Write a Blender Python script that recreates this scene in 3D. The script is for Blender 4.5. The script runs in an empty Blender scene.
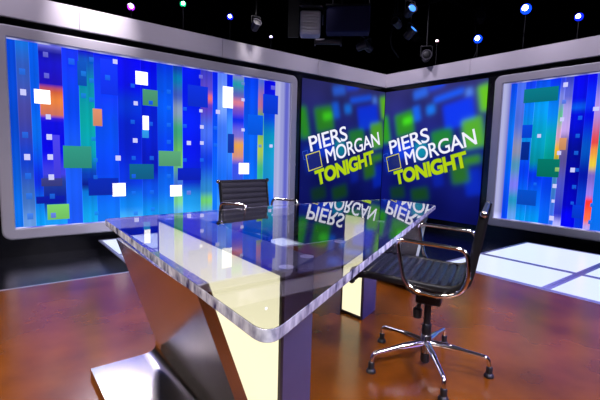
import bpy, bmesh, math, random
from mathutils import Vector, Matrix
random.seed(7)
PI = math.pi
scene = bpy.context.scene
COL = scene.collection

# ------------------------------------------------------------------ camera
cam_data = bpy.data.cameras.new('camera')
cam_data.sensor_width = 36.0
cam_data.lens = 36.0 * 403.13 / 600.0
cam_data.clip_start = 0.02
cam_data.clip_end = 60
cam = bpy.data.objects.new('camera', cam_data)
COL.objects.link(cam)
_r = Vector((0.79144821, -0.61070135, 0.02556534))
_u = Vector((0.04476136, 0.09962105, 0.99401814))
_f = Vector((0.60959507, 0.78556954, -0.10618073))
cam.matrix_world = Matrix(((_r.x, _u.x, -_f.x, -6.88), (_r.y, _u.y, -_f.y, -5.95), (_r.z, _u.z, -_f.z, 1.15), (0, 0, 0, 1)))
scene.camera = cam

# ------------------------------------------------------------------ world, exposure, large lights
world = bpy.data.worlds.new('world')
scene.world = world
world.use_nodes = True
world.node_tree.nodes['Background'].inputs[0].default_value = (0.25, 0.2, 0.6, 1)
world.node_tree.nodes['Background'].inputs[1].default_value = 0.02
vs = scene.view_settings
vs.view_transform = 'Standard'
vs.look = 'None'
vs.exposure = 0.0
vs.gamma = 1.0
vs.use_curve_mapping = False
scene.cycles.max_bounces = 12
scene.cycles.transmission_bounces = 12
scene.cycles.use_denoising = True
scene.cycles.sample_clamp_indirect = 8.0

def aim(o, target):
    d = Vector(target) - o.location
    o.rotation_euler = d.to_track_quat('-Z', 'Y').to_euler()

def area_light(name, loc, target, size, energy, color, spread=PI):
    l = bpy.data.lights.new(name, 'AREA')
    l.shape = 'DISK'
    l.size = size
    l.energy = energy
    l.color = color
    l.spread = spread
    o = bpy.data.objects.new(name, l)
    COL.objects.link(o)
    o.location = loc
    aim(o, target)
    return o

def spot_light(name, loc, target, energy, color, angle=40, blend=0.6, radius=0.08):
    l = bpy.data.lights.new(name, 'SPOT')
    l.energy = energy
    l.color = color
    l.spot_size = math.radians(angle)
    l.spot_blend = blend
    l.shadow_soft_size = radius
    o = bpy.data.objects.new(name, l)
    COL.objects.link(o)
    o.location = loc
    aim(o, target)
    return o

area_light('key_lamp_over_desk', (-6.6, -3.6, 4.6), (-5.6, -3.6, 0.0), 0.8, 30, (1.0, 0.84, 0.72), 1.7)
area_light('lamp_over_right_chair', (-4.2, -5.2, 4.6), (-4.9, -4.8, 0.0), 0.6, 9, (1.0, 0.84, 0.7), 1.5)
area_light('lamp_over_left_floor', (-8.2, -3.0, 4.6), (-7.2, -3.2, 0.0), 0.8, 28, (1.0, 0.82, 0.66), 1.6)
area_light('blue_wash_lamp', (-3.0, -7.5, 4.6), (-3.8, -5.2, 0.0), 0.8, 110, (0.3, 0.25, 1.0), 1.2)
area_light('added_back_light', (-5.3, 1.6, 4.4), (-6.2, -3.8, 0.0), 0.9, 20, (0.95, 0.88, 1.0), 0.9)  # added unseen light behind the wall, puts sheen on the steel plate
area_light('added_front_fill_left', (-9.4, -7.6, 4.4), (-6.0, -3.6, 0.6), 1.2, 62, (0.92, 0.88, 1.0), 1.0)  # added fill behind the camera, brightens desk edges, lacquer and chrome
area_light('added_front_fill_right', (-5.2, -9.0, 4.4), (-5.0, -4.4, 0.6), 1.2, 38, (0.8, 0.76, 1.0), 0.9)  # second added fill behind the camera, no fixture modelled
spot_light('band_spot_warm', (-5.75, -0.9, 3.9), (-5.72, 0.0, 2.9), 330, (1.0, 0.92, 1.0), 50, 1.0, 0.05)
spot_light('band_spot_cool', (-3.45, -0.7, 3.7), (-3.42, 0.0, 2.88), 110, (1.0, 0.93, 0.95), 26, 1.0, 0.12)
for k, (x, e) in enumerate(((-9.0, 90), (-7.9, 90), (-6.8, 110), (-4.7, 90), (-2.7, 90), (-1.7, 90), (-0.6, 110))):
    spot_light('added_band_wash_left', (x, -1.3, 4.5), (x, 0.0, 2.95), e * 1.5, (0.9, 0.82, 1.0), 66, 1.0, 0.1)  # row of added spots without fixtures, brightening the left band
for k, (y, e) in enumerate(((-0.6, 110), (-1.6, 100), (-2.7, 100), (-3.8, 100), (-4.9, 100), (-6.0, 90))):
    spot_light('added_band_wash_right', (-1.3, y, 4.5), (0.0, y, 2.95), e * 1.5, (0.9, 0.82, 1.0), 66, 1.0, 0.1)  # same added row, brightening the right band

# ------------------------------------------------------------------ helpers
def lin(c):
    out = []
    for v in c[:3]:
        v = v / 255.0
        out.append(v / 12.92 if v <= 0.04045 else ((v + 0.055) / 1.055) ** 2.4)
    return (out[0], out[1], out[2], 1.0)

def tag(o, label=None, cat=None, group=None, kind=None):
    if label: o['label'] = label
    if cat: o['category'] = cat
    if group: o['group'] = group
    if kind: o['kind'] = kind
    return o

def empty(name, loc=(0, 0, 0), rz=0.0, label=None, cat=None, group=None):
    o = bpy.data.objects.new(name, None)
    o.empty_display_size = 0.1
    COL.objects.link(o)
    o.location = loc
    o.rotation_euler = (0, 0, rz)
    return tag(o, label, cat, group)

def obj(name, bm, mat, parent=None, smooth=None, bevel=0.0):
    me = bpy.data.meshes.new(name)
    bmesh.ops.recalc_face_normals(bm, faces=bm.faces)
    bm.to_mesh(me)
    bm.free()
    if mat: me.materials.append(mat)
    o = bpy.data.objects.new(name, me)
    COL.objects.link(o)
    if parent: o.parent = parent
    if bevel:
        m = o.modifiers.new('bevel', 'BEVEL')
        m.width = bevel
        m.segments = 2
        m.limit_method = 'ANGLE'
    if smooth is not None:
        for p in me.polygons: p.use_smooth = True
        me.set_sharp_from_angle(angle=math.radians(smooth))
    return o

def box(bm, x0, x1, y0, y1, z0, z1):
    vs_ = [bm.verts.new(p) for p in ((x0, y0, z0), (x1, y0, z0), (x1, y1, z0), (x0, y1, z0), (x0, y0, z1), (x1, y0, z1), (x1, y1, z1), (x0, y1, z1))]
    for f in ((0, 3, 2, 1), (4, 5, 6, 7), (0, 1, 5, 4), (1, 2, 6, 5), (2, 3, 7, 6), (3, 0, 4, 7)):
        bm.faces.new([vs_[i] for i in f])

def bx(*a):
    bm = bmesh.new()
    box(bm, *a)
    return bm

def prism(bm, pts, z0, z1):
    """vertical extrusion of a polygon in plan"""
    a = [bm.verts.new((x, y, z0)) for x, y in pts]
    b = [bm.verts.new((x, y, z1)) for x, y in pts]
    n = len(pts)
    bm.faces.new(a[::-1]); bm.faces.new(b)
    for i in range(n): bm.faces.new((a[i], a[(i + 1) % n], b[(i + 1) % n], b[i]))

def prism_y(bm, pts, y0, y1):
    """extrusion along y of a polygon given in (x, z)"""
    a = [bm.verts.new((x, y0, z)) for x, z in pts]
    b = [bm.verts.new((x, y1, z)) for x, z in pts]
    n = len(pts)
    bm.faces.new(a); bm.faces.new(b[::-1])
    for i in range(n): bm.faces.new((a[i], b[i], b[(i + 1) % n], a[(i + 1) % n]))

def frames(pts, closed=False):
    n = len(pts)
    tans = []
    for i in range(n):
        if closed: t = pts[(i + 1) % n] - pts[i - 1]
        else: t = pts[min(i + 1, n - 1)] - pts[max(i - 1, 0)]
        tans.append(t.normalized())
    up = Vector((0, 0, 1)) if abs(tans[0].z) < 0.9 else Vector((1, 0, 0))
    nrm = (up - tans[0] * up.dot(tans[0])).normalized()
    out = []
    for t in tans:
        nrm = (nrm - t * nrm.dot(t)).normalized()
        out.append((t, nrm, t.cross(nrm)))
    return out

def tube(bm, pts, r, seg=12, closed=False, flat=1.0):
    pts = [Vector(p) for p in pts]
    fr = frames(pts, closed)
    rs = r if isinstance(r, (list, tuple)) else [r] * len(pts)
    rings = []
    for p, (t, a, b), rr in zip(pts, fr, rs):
        rings.append([bm.verts.new(p + a * (rr * math.cos(2 * PI * k / seg)) + b * (rr * flat * math.sin(2 * PI * k / seg))) for k in range(seg)])
    n = len(rings)
    for i in range(n if closed else n - 1):
        A, B = rings[i], rings[(i + 1) % n]
        for k in range(seg):
            bm.faces.new((A[k], A[(k + 1) % seg], B[(k + 1) % seg], B[k]))
    if not closed:
        bm.faces.new(rings[0][::-1]); bm.faces.new(rings[-1])

def rounded(pts, r, n=6, closed=False):
    """polyline with its corners rounded"""
    pts = [Vector(p) for p in pts]
    out = []
    m = len(pts)
    for i, p in enumerate(pts):
        if not closed and i in (0, m - 1):
            out.append(p); continue
        rr = r[i] if isinstance(r, (list, tuple)) else r
        a = (pts[i - 1] - p); b = (pts[(i + 1) % m] - p)
        d = min(rr, a.length * 0.48, b.length * 0.48)
        pa = p + a.normalized() * d; pb = p + b.normalized() * d
        for k in range(n + 1):
            t = k / n
            out.append(pa * (1 - t) ** 2 + p * 2 * t * (1 - t) + pb * t * t)
    return out

def lathe(bm, prof, c=(0, 0, 0), seg=24, axis='z'):
    rings = []
    for r, h in prof:
        ring = []
        for k in range(seg):
            a = 2 * PI * k / seg
            if axis == 'z': v = (c[0] + r * math.cos(a), c[1] + r * math.sin(a), c[2] + h)
            elif axis == 'y': v = (c[0] + r * math.cos(a), c[1] + h, c[2] + r * math.sin(a))
            else: v = (c[0] + h, c[1] + r * math.cos(a), c[2] + r * math.sin(a))
            ring.append(bm.verts.new(v))
        rings.append(ring)
    for A, B in zip(rings, rings[1:]):
        for k in range(seg): bm.faces.new((A[k], A[(k + 1) % seg], B[(k + 1) % seg], B[k]))
    bm.faces.new(rings[0][::-1]); bm.faces.new(rings[-1])

# ------------------------------------------------------------------ materials
def pmat(name, color, metallic=0.0, rough=0.5, **kw):
    m = bpy.data.materials.new(name)
    m.use_nodes = True
    b = m.node_tree.nodes['Principled BSDF']
    b.inputs['Base Color'].default_value = lin(color)
    b.inputs['Metallic'].default_value = metallic
    b.inputs['Roughness'].default_value = rough
    for k, v in kw.items(): b.inputs[k.replace('_', ' ')].default_value = v
    return m

def add_noise(m, scale, amount, stretch=(1, 1, 1), target='Base Color', lo=None, hi=None, detail=4.0, bump=0.0):
    """procedural variation of the colour or roughness, optional bump"""
    nt = m.node_tree
    b = nt.nodes['Principled BSDF']
    tc = nt.nodes.new('ShaderNodeTexCoord')
    mp = nt.nodes.new('ShaderNodeMapping')
    mp.inputs['Scale'].default_value = stretch
    nz = nt.nodes.new('ShaderNodeTexNoise')
    nz.inputs['Scale'].default_value = scale
    nz.inputs['Detail'].default_value = detail
    nt.links.new(tc.outputs['Object'], mp.inputs['Vector'])
    nt.links.new(mp.outputs['Vector'], nz.inputs['Vector'])
    if target == 'Base Color':
        rp = nt.nodes.new('ShaderNodeValToRGB')
        c = b.inputs['Base Color'].default_value[:]
        rp.color_ramp.elements[0].position = 0.3
        rp.color_ramp.elements[1].position = 0.7
        rp.color_ramp.elements[0].color = lin(lo) if lo else tuple(v * (1 - amount) for v in c[:3]) + (1,)
        rp.color_ramp.elements[1].color = lin(hi) if hi else tuple(min(1, v * (1 + amount)) for v in c[:3]) + (1,)
        nt.links.new(nz.outputs['Fac'], rp.inputs['Fac'])
        nt.links.new(rp.outputs['Color'], b.inputs['Base Color'])
    elif target == 'Roughness':
        mr = nt.nodes.new('ShaderNodeMapRange')
        r0 = b.inputs['Roughness'].default_value
        mr.inputs['To Min'].default_value = max(0.02, r0 - amount)
        mr.inputs['To Max'].default_value = r0 + amount
        nt.links.new(nz.outputs['Fac'], mr.inputs['Value'])
        nt.links.new(mr.outputs['Result'], b.inputs['Roughness'])
    if bump:
        bp = nt.nodes.new('ShaderNodeBump')
        bp.inputs['Strength'].default_value = bump
        bp.inputs['Distance'].default_value = 0.002
        nt.links.new(nz.outputs['Fac'], bp.inputs['Height'])
        nt.links.new(bp.outputs['Normal'], b.inputs['Normal'])
    return m

def emat(name, color, strength=1.0):
    m = bpy.data.materials.new(name)
    m.use_nodes = True
    b = m.node_tree.nodes['Principled BSDF']
    b.inputs['Base Color'].default_value = (0.02, 0.02, 0.02, 1)
    b.inputs['Roughness'].default_value = 0.25
    b.inputs['Emission Color'].default_value = lin(color)
    b.inputs['Emission Strength'].default_value = strength
    return m

def attr_emat(name, strength=1.0, rough=0.2):
    """lit graphic: the emission colour is the colour printed on the mesh"""
    m = bpy.data.materials.new(name)
    m.use_nodes = True
    nt = m.node_tree
    b = nt.nodes['Principled BSDF']
    b.inputs['Base Color'].default_value = (0.006, 0.006, 0.01, 1)
    b.inputs['Roughness'].default_value = rough
    b.inputs['Specular IOR Level'].default_value = 0.12
    a = nt.nodes.new('ShaderNodeAttribute')
    a.attribute_name = 'graphic'
    nt.links.new(a.outputs['Color'], b.inputs['Emission Color'])
    b.inputs['Emission Strength'].default_value = strength
    return m

M_floor = pmat('stained_brown_floor', (120, 62, 24), 0.0, 0.21, Specular_IOR_Level=0.5)
add_noise(M_floor, 2.2, 0.3, (1, 1, 1), lo=(84, 40, 2), hi=(122, 66, 8), detail=5)
add_noise(M_floor, 5, 0.05, (1, 1, 1), 'Roughness')
M_under = pmat('black_studio_floor', (16, 16, 22), 0.0, 0.22)
add_noise(M_under, 6, 0.06, (1, 1, 1), 'Roughness')
M_black = pmat('black_paint', (9, 9, 12), 0.0, 0.45)
add_noise(M_black, 20, 0.1, (1, 1, 1), 'Roughness')
M_gloss = pmat('black_gloss_panel', (12, 12, 16), 0.0, 0.18)
M_drape = pmat('black_drape', (5, 5, 8), 0.0, 0.9)
add_noise(M_drape, 3, 0.4, (8, 8, 0.3))
M_silver = pmat('brushed_aluminium_trim', (206, 200, 210), 0.2, 0.36)
add_noise(M_silver, 60, 0.07, (0.4, 0.4, 12), 'Roughness')
M_frame = pmat('silver_frame_metal', (192, 188, 200), 0.35, 0.34)
add_noise(M_frame, 50, 0.06, (1, 1, 1), 'Roughness')
M_steel = pmat('brushed_stainless_steel', (205, 200, 198), 1.0, 0.19, Anisotropic=0.3)
M_chrome = pmat('polished_chrome', (235, 230, 228), 1.0, 0.1)
M_alu = pmat('polished_aluminium', (190, 188, 190), 1.0, 0.2)
M_lightedge = pmat('aluminium_edge_strip', (150, 152, 172), 0.2, 0.35)
M_rubber = pmat('black_rubber', (14, 13, 15), 0.0, 0.5)
M_blackmetal = pmat('black_painted_metal', (18, 18, 20), 0.3, 0.35)
M_leather = pmat('black_ribbed_leather', (20, 20, 28), 0.0, 0.3, Specular_IOR_Level=0.8)
add_noise(M_leather, 120, 0.12, (1, 1, 1), 'Roughness', bump=0.12)
M_leather2 = pmat('charcoal_ribbed_fabric', (17, 16, 20), 0.0, 0.75)
add_noise(M_leather2, 150, 0.15, (1, 1, 1), 'Roughness', bump=0.12)
M_mauve = pmat('mauve_grey_lacquer', (74, 70, 92), 0.0, 0.4)
add_noise(M_mauve, 8, 0.06, (1, 1, 1))
M_darkframe = pmat('dark_bronze_frame', (58, 50, 50), 0.3, 0.4)
M_glass = pmat('clear_desk_acrylic', (252, 253, 255), 0.0, 0.0, IOR=1.47, Transmission_Weight=1.0)
M_smoke = pmat('smoky_acrylic', (96, 90, 130), 0.0, 0.4, Alpha=0.45)
M_disc = pmat('pale_metal_disc', (205, 205, 235), 0.3, 0.35)
M_cream = emat('cream_light_diffuser', (255, 247, 205), 1.1)
M_litfloor = emat('white_floor_diffuser', (222, 232, 255), 1.05)
M_fixture = pmat('fixture_grey_metal', (58, 56, 64), 0.6, 0.4)
M_flood = pmat('flood_grey_metal', (170, 166, 176), 0.5, 0.4)
M_edge = pmat('acrylic_edge_painted_glitter', (215, 220, 245), 0.0, 0.08, IOR=1.5, Transmission_Weight=0.3)
add_noise(M_edge, 26, 0.1, (1, 1, 0.5), lo=(24, 28, 90), hi=(255, 255, 255), bump=0.15, detail=6)  # white and blue glitter of the edge painted into its base colour
M_fixdark = pmat('fixture_dark_metal', (14, 14, 19), 0.4, 0.5)
M_softblue = pmat('navy_softbox_cloth', (12, 14, 60), 0.0, 0.9)
M_strip = attr_emat('backlit_acrylic', 1.0)
M_screen = attr_emat('video_screen', 1.0, 0.25)

# ------------------------------------------------------------------ setting
def struct(name, bm, mat, **kw):
    o = obj(name, bm, mat, **kw)
    o['kind'] = 'structure'
    return o

struct('floor', bx(-13, 5, -13, 5, -0.3, -0.16), M_under)
struct('floor_dais', bx(-13, -2.92, -13, -1.95, -0.16, 0.0), M_floor)
struct('trim_1', bx(-13, -2.91, -1.95, -1.925, -0.16, 0.002), M_lightedge)
struct('trim_2', bx(-2.92, -2.895, -13, -1.95, -0.16, 0.002), M_lightedge)
struct('wall_left', bx(-13, 0.15, 0.0, 0.15, -0.16, 2.94), M_gloss)
struct('wall_right', bx(0.0, 0.15, -13, 0.0, -0.16, 2.94), M_gloss)
struct('wall_back', bx(-13, 5, 4.8, 5, -0.16, 6.2), M_drape)
struct('wall_far_right', bx(4.8, 5, -13, 4.8, -0.16, 6.2), M_drape)
struct('wall_far_left', bx(-13.2, -13, -13, 5, -0.16, 6.2), M_drape)
struct('wall_front', bx(-13.2, 5, -13.2, -13, -0.16, 6.2), M_drape)
struct('ceiling', bx(-13.2, 5, -13.2, 5, 6.2, 6.4), M_drape)
# silver band along the top of both walls, in sheets with thin joints
def band(name, left):
    bm = bmesh.new()
    edges = [0.0, 1.95, 3.9, 5.88, 7.9, 9.9, 12.9]
    for a, b in zip(edges, edges[1:]):
        if left: box(bm, -b, -a - (0.006 if a else 0.0), -0.05, 0.0, 2.672, 2.945)
        else: box(bm, -0.05, 0.0, -b, -a - (0.006 if a else 0.05), 2.672, 2.945)
    return struct(name, bm, M_silver)
band('trim_3', True)
band('trim_4', False)

# ------------------------------------------------------------------ lit floor boxes
def light_floor_box(x0, x1, y0, y1, label):
    t = empty('light_box', (x0, y0, -0.16), 0, label, 'floor light', 'lit white floor boxes along the set walls')
    w, d = x1 - x0, y1 - y0
    obj('body', bx(0.0, w, 0.0, d, 0.0, 0.15), M_gloss, t)
    bm = bmesh.new()
    e = 0.035
    box(bm, 0, w, 0, e, 0.15, 0.162); box(bm, 0, w, d - e, d, 0.15, 0.162)
    box(bm, 0, e, e, d - e, 0.15, 0.162); box(bm, w - e, w, e, d - e, 0.15, 0.162)
    obj('frame', bm, M_lightedge, t)
    obj('diffuser', bx(e, w - e, e, d - e, 0.15, 0.158), M_litfloor, t)
    return t
g = 0.003
XL = [-5.78, -4.72, -3.65]; YL = [-1.915, -1.2, -0.25]
nm = {(0, 0): 'white lit floor box behind the left end of the desk, nearer to camera', (0, 1): 'white lit floor box under the left wall panel, at its far left corner',
      (1, 0): 'white lit floor box seen through the glass desk, in front of the far chair', (1, 1): 'white lit floor box close to the wall behind the far chair'}
for i in range(2):
    for j in range(2):
        light_floor_box(XL[i] + g, XL[i + 1] - g, YL[j] + g, YL[j + 1] - g, nm[(i, j)])
XR = [-2.885, -2.01, -0.7]; YR = [-3.4, -4.49, -5.6, -6.7]
nr = {(0, 0): 'white lit floor box directly behind the right chair, at the brown floor edge', (1, 0): 'white lit floor box farthest back, below the left end of the right wall panel',
      (0, 1): 'white lit floor box at the right picture edge, beside the brown floor', (1, 1): 'white lit floor box at the right picture edge, close under the wall panel',
      (0, 2): 'white lit floor box out of the picture on the right, by the brown floor', (1, 2): 'white lit floor box out of the picture on the right, by the wall'}
for i in range(2):
    for j in range(2):
        light_floor_box(XR[i] + g, XR[i + 1] - g, YR[j + 1] + g, YR[j] - g, nr[(i, j)])

# ------------------------------------------------------------------ data measured for the wall graphics
LEFT_STRIPS = [
    (-6.655, -6.562, [(2.428, 0, 70, 215), (1.383, 0, 70, 200), (0.237, 0, 110, 230)]),
    (-6.562, -6.431, [(2.449, 15, 110, 220), (2.1, 50, 90, 190), (1.628, 70, 70, 160), (1.027, 10, 60, 200), (0.538, 60, 110, 190), (0.228, 100, 150, 220)]),
    (-6.431, -6.338, [(2.47, 0, 90, 235), (1.758, 0, 90, 235), (1.396, 0, 110, 245), (0.782, 0, 40, 230), (0.218, 0, 150, 240)]),
    (-6.338, -6.09, [(2.406, 110, 110, 230), (2.37, 15, 15, 150), (2.202, 20, 15, 200), (1.959, 30, 10, 190), (1.898, 210, 90, 60), (1.776, 235, 130, 60), (1.592, 200, 110, 90), (1.542, 10, 10, 220), (1.157, 0, 0, 235), (0.843, 60, 60, 220), (0.78, 30, 60, 150), (0.525, 0, 30, 160), (0.243, 20, 150, 240)]),
    (-6.09, -5.909, [(2.42, 10, 50, 250), (1.673, 0, 70, 245), (1.164, 20, 90, 245), (0.252, 20, 90, 250)]),
    (-5.909, -5.732, [(2.426, 0, 0, 210), (2.3, 0, 90, 200), (2.009, 0, 140, 170), (1.56, 0, 170, 170), (1.169, 0, 160, 180), (0.84, 0, 60, 190), (0.707, 0, 20, 140), (0.601, 0, 120, 220), (0.238, 0, 170, 245)]),
    (-5.732, -5.445, [(2.465, 0, 20, 240), (2.232, 0, 60, 250), (1.907, 10, 60, 255), (1.444, 0, 80, 250), (0.906, 0, 70, 250), (0.22, 0, 120, 250)]),
    (-5.445, -5.14, [(2.436, 0, 0, 235), (2.074, 0, 10, 235), (1.804, 0, 50, 215), (1.53, 0, 30, 200), (1.185, 0, 30, 210), (0.766, 0, 50, 220), (0.412, 0, 130, 240), (0.226, 60, 170, 250)]),
    (-5.14, -4.915, [(2.452, 0, 0, 240), (2.038, 0, 20, 230), (1.548, 0, 30, 210), (0.907, 0, 20, 190), (0.617, 0, 80, 230), (0.251, 0, 150, 245)]),
    (-4.915, -4.68, [(2.46, 0, 50, 230), (2.136, 0, 80, 235), (1.78, 0, 90, 250), (1.201, 0, 60, 240), (0.684, 0, 100, 240), (0.235, 20, 150, 240)]),
    (-4.68, -4.542, [(2.404, 10, 60, 170), (2.232, 0, 120, 180), (2.015, 60, 90, 190), (1.797, 130, 150, 180), (1.503, 60, 160, 120), (1.057, 110, 190, 90), (0.68, 60, 110, 220), (0.452, 120, 210, 140), (0.222, 90, 170, 240)]),
    (-4.542, -4.255, [(2.435, 0, 20, 235), (2.186, 0, 20, 225), (1.666, 0, 30, 245), (1.213, 0, 20, 240), (0.753, 0, 30, 200), (0.442, 20, 150, 235), (0.207, 40, 170, 245)]),
    (-4.255, -4.054, [(2.442, 60, 60, 200), (2.141, 90, 70, 200), (2.02, 230, 110, 110), (1.898, 90, 60, 200), (1.531, 70, 110, 240), (1.064, 10, 60, 230), (0.591, 40, 130, 200), (0.431, 110, 210, 110), (0.19, 90, 170, 240)]),
    (-4.054, -3.968, [(2.432, 0, 30, 240), (1.539, 0, 80, 250), (0.262, 0, 120, 250)]),
    (-3.968, -3.81, [(2.419, 90, 130, 250), (2.017, 130, 170, 250), (1.547, 60, 120, 250), (0.745, 20, 110, 250), (0.254, 60, 150, 250)]),
    (-3.81, -3.702, [(2.437, 0, 30, 230), (2.188, 0, 40, 235), (1.555, 60, 140, 250), (0.413, 0, 90, 240)]),
    (-3.702, -3.498, [(2.428, 120, 130, 200), (2.301, 30, 150, 170), (2.127, 90, 100, 190), (1.999, 230, 130, 150), (1.887, 120, 80, 200), (1.726, 0, 40, 235), (1.483, 120, 110, 220), (1.32, 240, 170, 80), (1.155, 220, 150, 120), (0.99, 60, 80, 230), (0.405, 20, 100, 240)]),
    (-3.498, -3.227, [(2.46, 0, 60, 235), (1.908, 0, 80, 240), (1.245, 0, 100, 245), (0.395, 0, 110, 245)]),
    (-3.227, -3.106, [(2.422, 80, 110, 220), (2.009, 180, 110, 150), (1.758, 70, 170, 100), (1.251, 170, 200, 80), (0.908, 60, 190, 140), (0.386, 30, 130, 230)]),
    (-3.106, -2.879, [(2.444, 0, 0, 225), (2.11, 0, 20, 230), (1.856, 0, 60, 220), (1.429, 0, 150, 190), (0.908, 20, 150, 210), (0.378, 20, 110, 230)]),
]
LEFT_TILES = [
    (-6.396, -6.229, 1.716, 1.885, (255, 255, 255)),
    (-6.112, -5.789, 0.932, 1.217, (50, 155, 85)),
    (-5.313, -4.98, 0.778, 0.992, (10, 105, 120)),
    (-5.119, -4.91, 1.816, 2.039, (80, 160, 70)),
    (-4.906, -4.576, 0.966, 1.188, (95, 175, 70)),
    (-6.31, -6.067, 0.277, 0.471, (130, 215, 60)),
    (-5.757, -5.648, 1.489, 1.712, (235, 150, 10)),
    (-5.21, -5.047, 2.094, 2.271, (255, 255, 255)),
    (-5.125, -5.042, 1.474, 1.671, (255, 255, 255)),
    (-5.134, -5.044, 1.362, 1.474, (60, 190, 255)),
    (-5.54, -5.371, 0.546, 0.727, (255, 255, 255)),
    (-4.74, -4.563, 0.514, 0.681, (255, 255, 255)),
    (-3.884, -3.706, 1.901, 2.231, (255, 255, 255)),
    (-3.585, -3.394, 0.841, 1.025, (255, 255, 255)),
    (-4.462, -4.139, 1.869, 2.183, (10, 50, 215)),
    (-3.791, -3.682, 1.185, 1.492, (0, 10, 150)),
    (-3.423, -3.128, 1.5, 1.833, (0, 90, 230)),
    (-3.135, -2.826, 1.875, 2.196, (0, 60, 215)),
    (-4.624, -4.255, 0.753, 0.938, (0, 30, 190)),
    (-5.654, -5.443, 1.909, 2.366, (10, 50, 250)),
    (-5.922, -5.819, 1.987, 2.289, (0, 70, 190)),
    (-6.361, -6.134, 0.704, 0.805, (60, 60, 130)),
    (-6.222, -6.145, 0.804, 1.346, (90, 80, 235)),
    (-5.835, -5.462, 0.567, 0.798, (0, 20, 160)),
    (-6.421, -6.118, 0.488, 0.577, (0, 20, 170)),
    (-6.288, -6.235, 2.279, 2.339, (125, 125, 230)),
    (-6.285, -6.233, 2.029, 2.089, (125, 125, 230)),
    (-6.274, -6.219, 0.3, 0.365, (125, 125, 230)),
    (-3.553, -3.497, 2.288, 2.336, (125, 125, 230)),
    (-2.978, -2.895, 2.286, 2.353, (125, 125, 230)),
    (-4.484, -4.42, 0.53, 0.592, (125, 125, 230)),
    (-4.283, -4.226, 2.297, 2.349, (125, 125, 230)),
    (-6.534, -6.475, 1.797, 1.868, (205, 205, 255)),
    (-6.285, -6.232, 1.533, 1.594, (205, 205, 255)),
    (-6.286, -6.227, 1.283, 1.351, (205, 205, 255)),
    (-6.284, -6.225, 1.035, 1.103, (205, 205, 255)),
    (-6.282, -6.222, 0.783, 0.852, (205, 205, 255)),
    (-6.525, -6.464, 1.028, 1.101, (205, 205, 255)),
    (-5.499, -5.442, 2.322, 2.381, (205, 205, 255)),
    (-5.242, -5.188, 1.804, 1.859, (205, 205, 255)),
    (-5.492, -5.427, 1.037, 1.105, (205, 205, 255)),
    (-4.481, -4.417, 1.287, 1.348, (205, 205, 255)),
    (-4.267, -4.21, 1.545, 1.598, (205, 205, 255)),
    (-4.267, -4.21, 1.299, 1.353, (205, 205, 255)),
    (-4.004, -3.935, 1.792, 1.854, (205, 205, 255)),
    (-5.261, -5.2, 1.289, 1.351, (205, 205, 255)),
    (-4.279, -4.23, 1.791, 1.836, (205, 205, 255)),
    (-3.55, -3.494, 2.032, 2.08, (205, 205, 255)),
    (-3.545, -3.488, 1.545, 1.594, (205, 205, 255)),
    (-2.988, -2.926, 1.301, 1.353, (205, 205, 255)),
    (-6.277, -6.222, 0.545, 0.608, (25, 115, 245)),
    (-5.782, -5.729, 2.303, 2.36, (25, 115, 245)),
    (-5.789, -5.736, 2.036, 2.094, (25, 115, 245)),
    (-5.796, -5.742, 1.792, 1.85, (25, 115, 245)),
    (-5.783, -5.735, 1.29, 1.342, (25, 115, 245)),
    (-5.287, -5.233, 1.546, 1.602, (25, 115, 245)),
    (-5.282, -5.228, 1.047, 1.103, (25, 115, 245)),
    (-5.287, -5.233, 0.794, 0.85, (25, 115, 245)),
    (-5.291, -5.237, 0.552, 0.609, (25, 115, 245)),
    (-5.035, -4.978, 1.051, 1.108, (25, 115, 245)),
    (-5.041, -4.984, 0.558, 0.616, (25, 115, 245)),
    (-4.781, -4.722, 1.784, 1.841, (25, 115, 245)),
    (-4.783, -4.724, 1.538, 1.596, (25, 115, 245)),
    (-4.536, -4.482, 1.795, 1.846, (25, 115, 245)),
    (-4.538, -4.483, 1.543, 1.595, (25, 115, 245)),
    (-4.268, -4.21, 1.036, 1.09, (25, 115, 245)),
    (-4.042, -3.981, 1.543, 1.598, (25, 115, 245)),
    (-4.041, -3.98, 1.276, 1.331, (25, 115, 245)),
    (-5.038, -4.982, 1.831, 1.887, (25, 115, 245)),
    (-5.042, -4.986, 1.535, 1.592, (25, 115, 245)),
    (-5.766, -5.717, 1.013, 1.066, (25, 115, 245)),
    (-5.772, -5.723, 0.786, 0.839, (25, 115, 245)),
    (-5.772, -5.723, 0.299, 0.353, (25, 115, 245)),
    (-5.269, -5.214, 0.264, 0.322, (25, 115, 245)),
    (-5.031, -4.973, 0.307, 0.366, (25, 115, 245)),
    (-4.786, -4.726, 1.29, 1.349, (25, 115, 245)),
    (-4.791, -4.731, 0.788, 0.847, (25, 115, 245)),
    (-4.541, -4.486, 1.032, 1.085, (25, 115, 245)),
    (-3.212, -3.152, 1.293, 1.344, (25, 115, 245)),
    (-4.779, -4.72, 2.013, 2.071, (25, 115, 245)),
    (-5.278, -5.225, 2.038, 2.092, (25, 115, 245)),
    (-6.534, -6.474, 1.293, 1.365, (25, 115, 245)),
    (-6.524, -6.462, 0.796, 0.869, (25, 115, 245)),
    (-6.523, -6.461, 0.549, 0.623, (25, 115, 245)),
    (-6.522, -6.46, 0.299, 0.374, (25, 115, 245)),
    (-6.535, -6.475, 2.037, 2.107, (25, 115, 245)),
    (-6.019, -5.952, 2.233, 2.307, (25, 115, 245)),
    (-5.89, -5.832, 1.831, 1.894, (25, 115, 245)),
    (-5.883, -5.825, 2.109, 2.172, (25, 115, 245)),
    (-5.599, -5.538, 2.097, 2.162, (25, 115, 245)),
]
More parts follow.
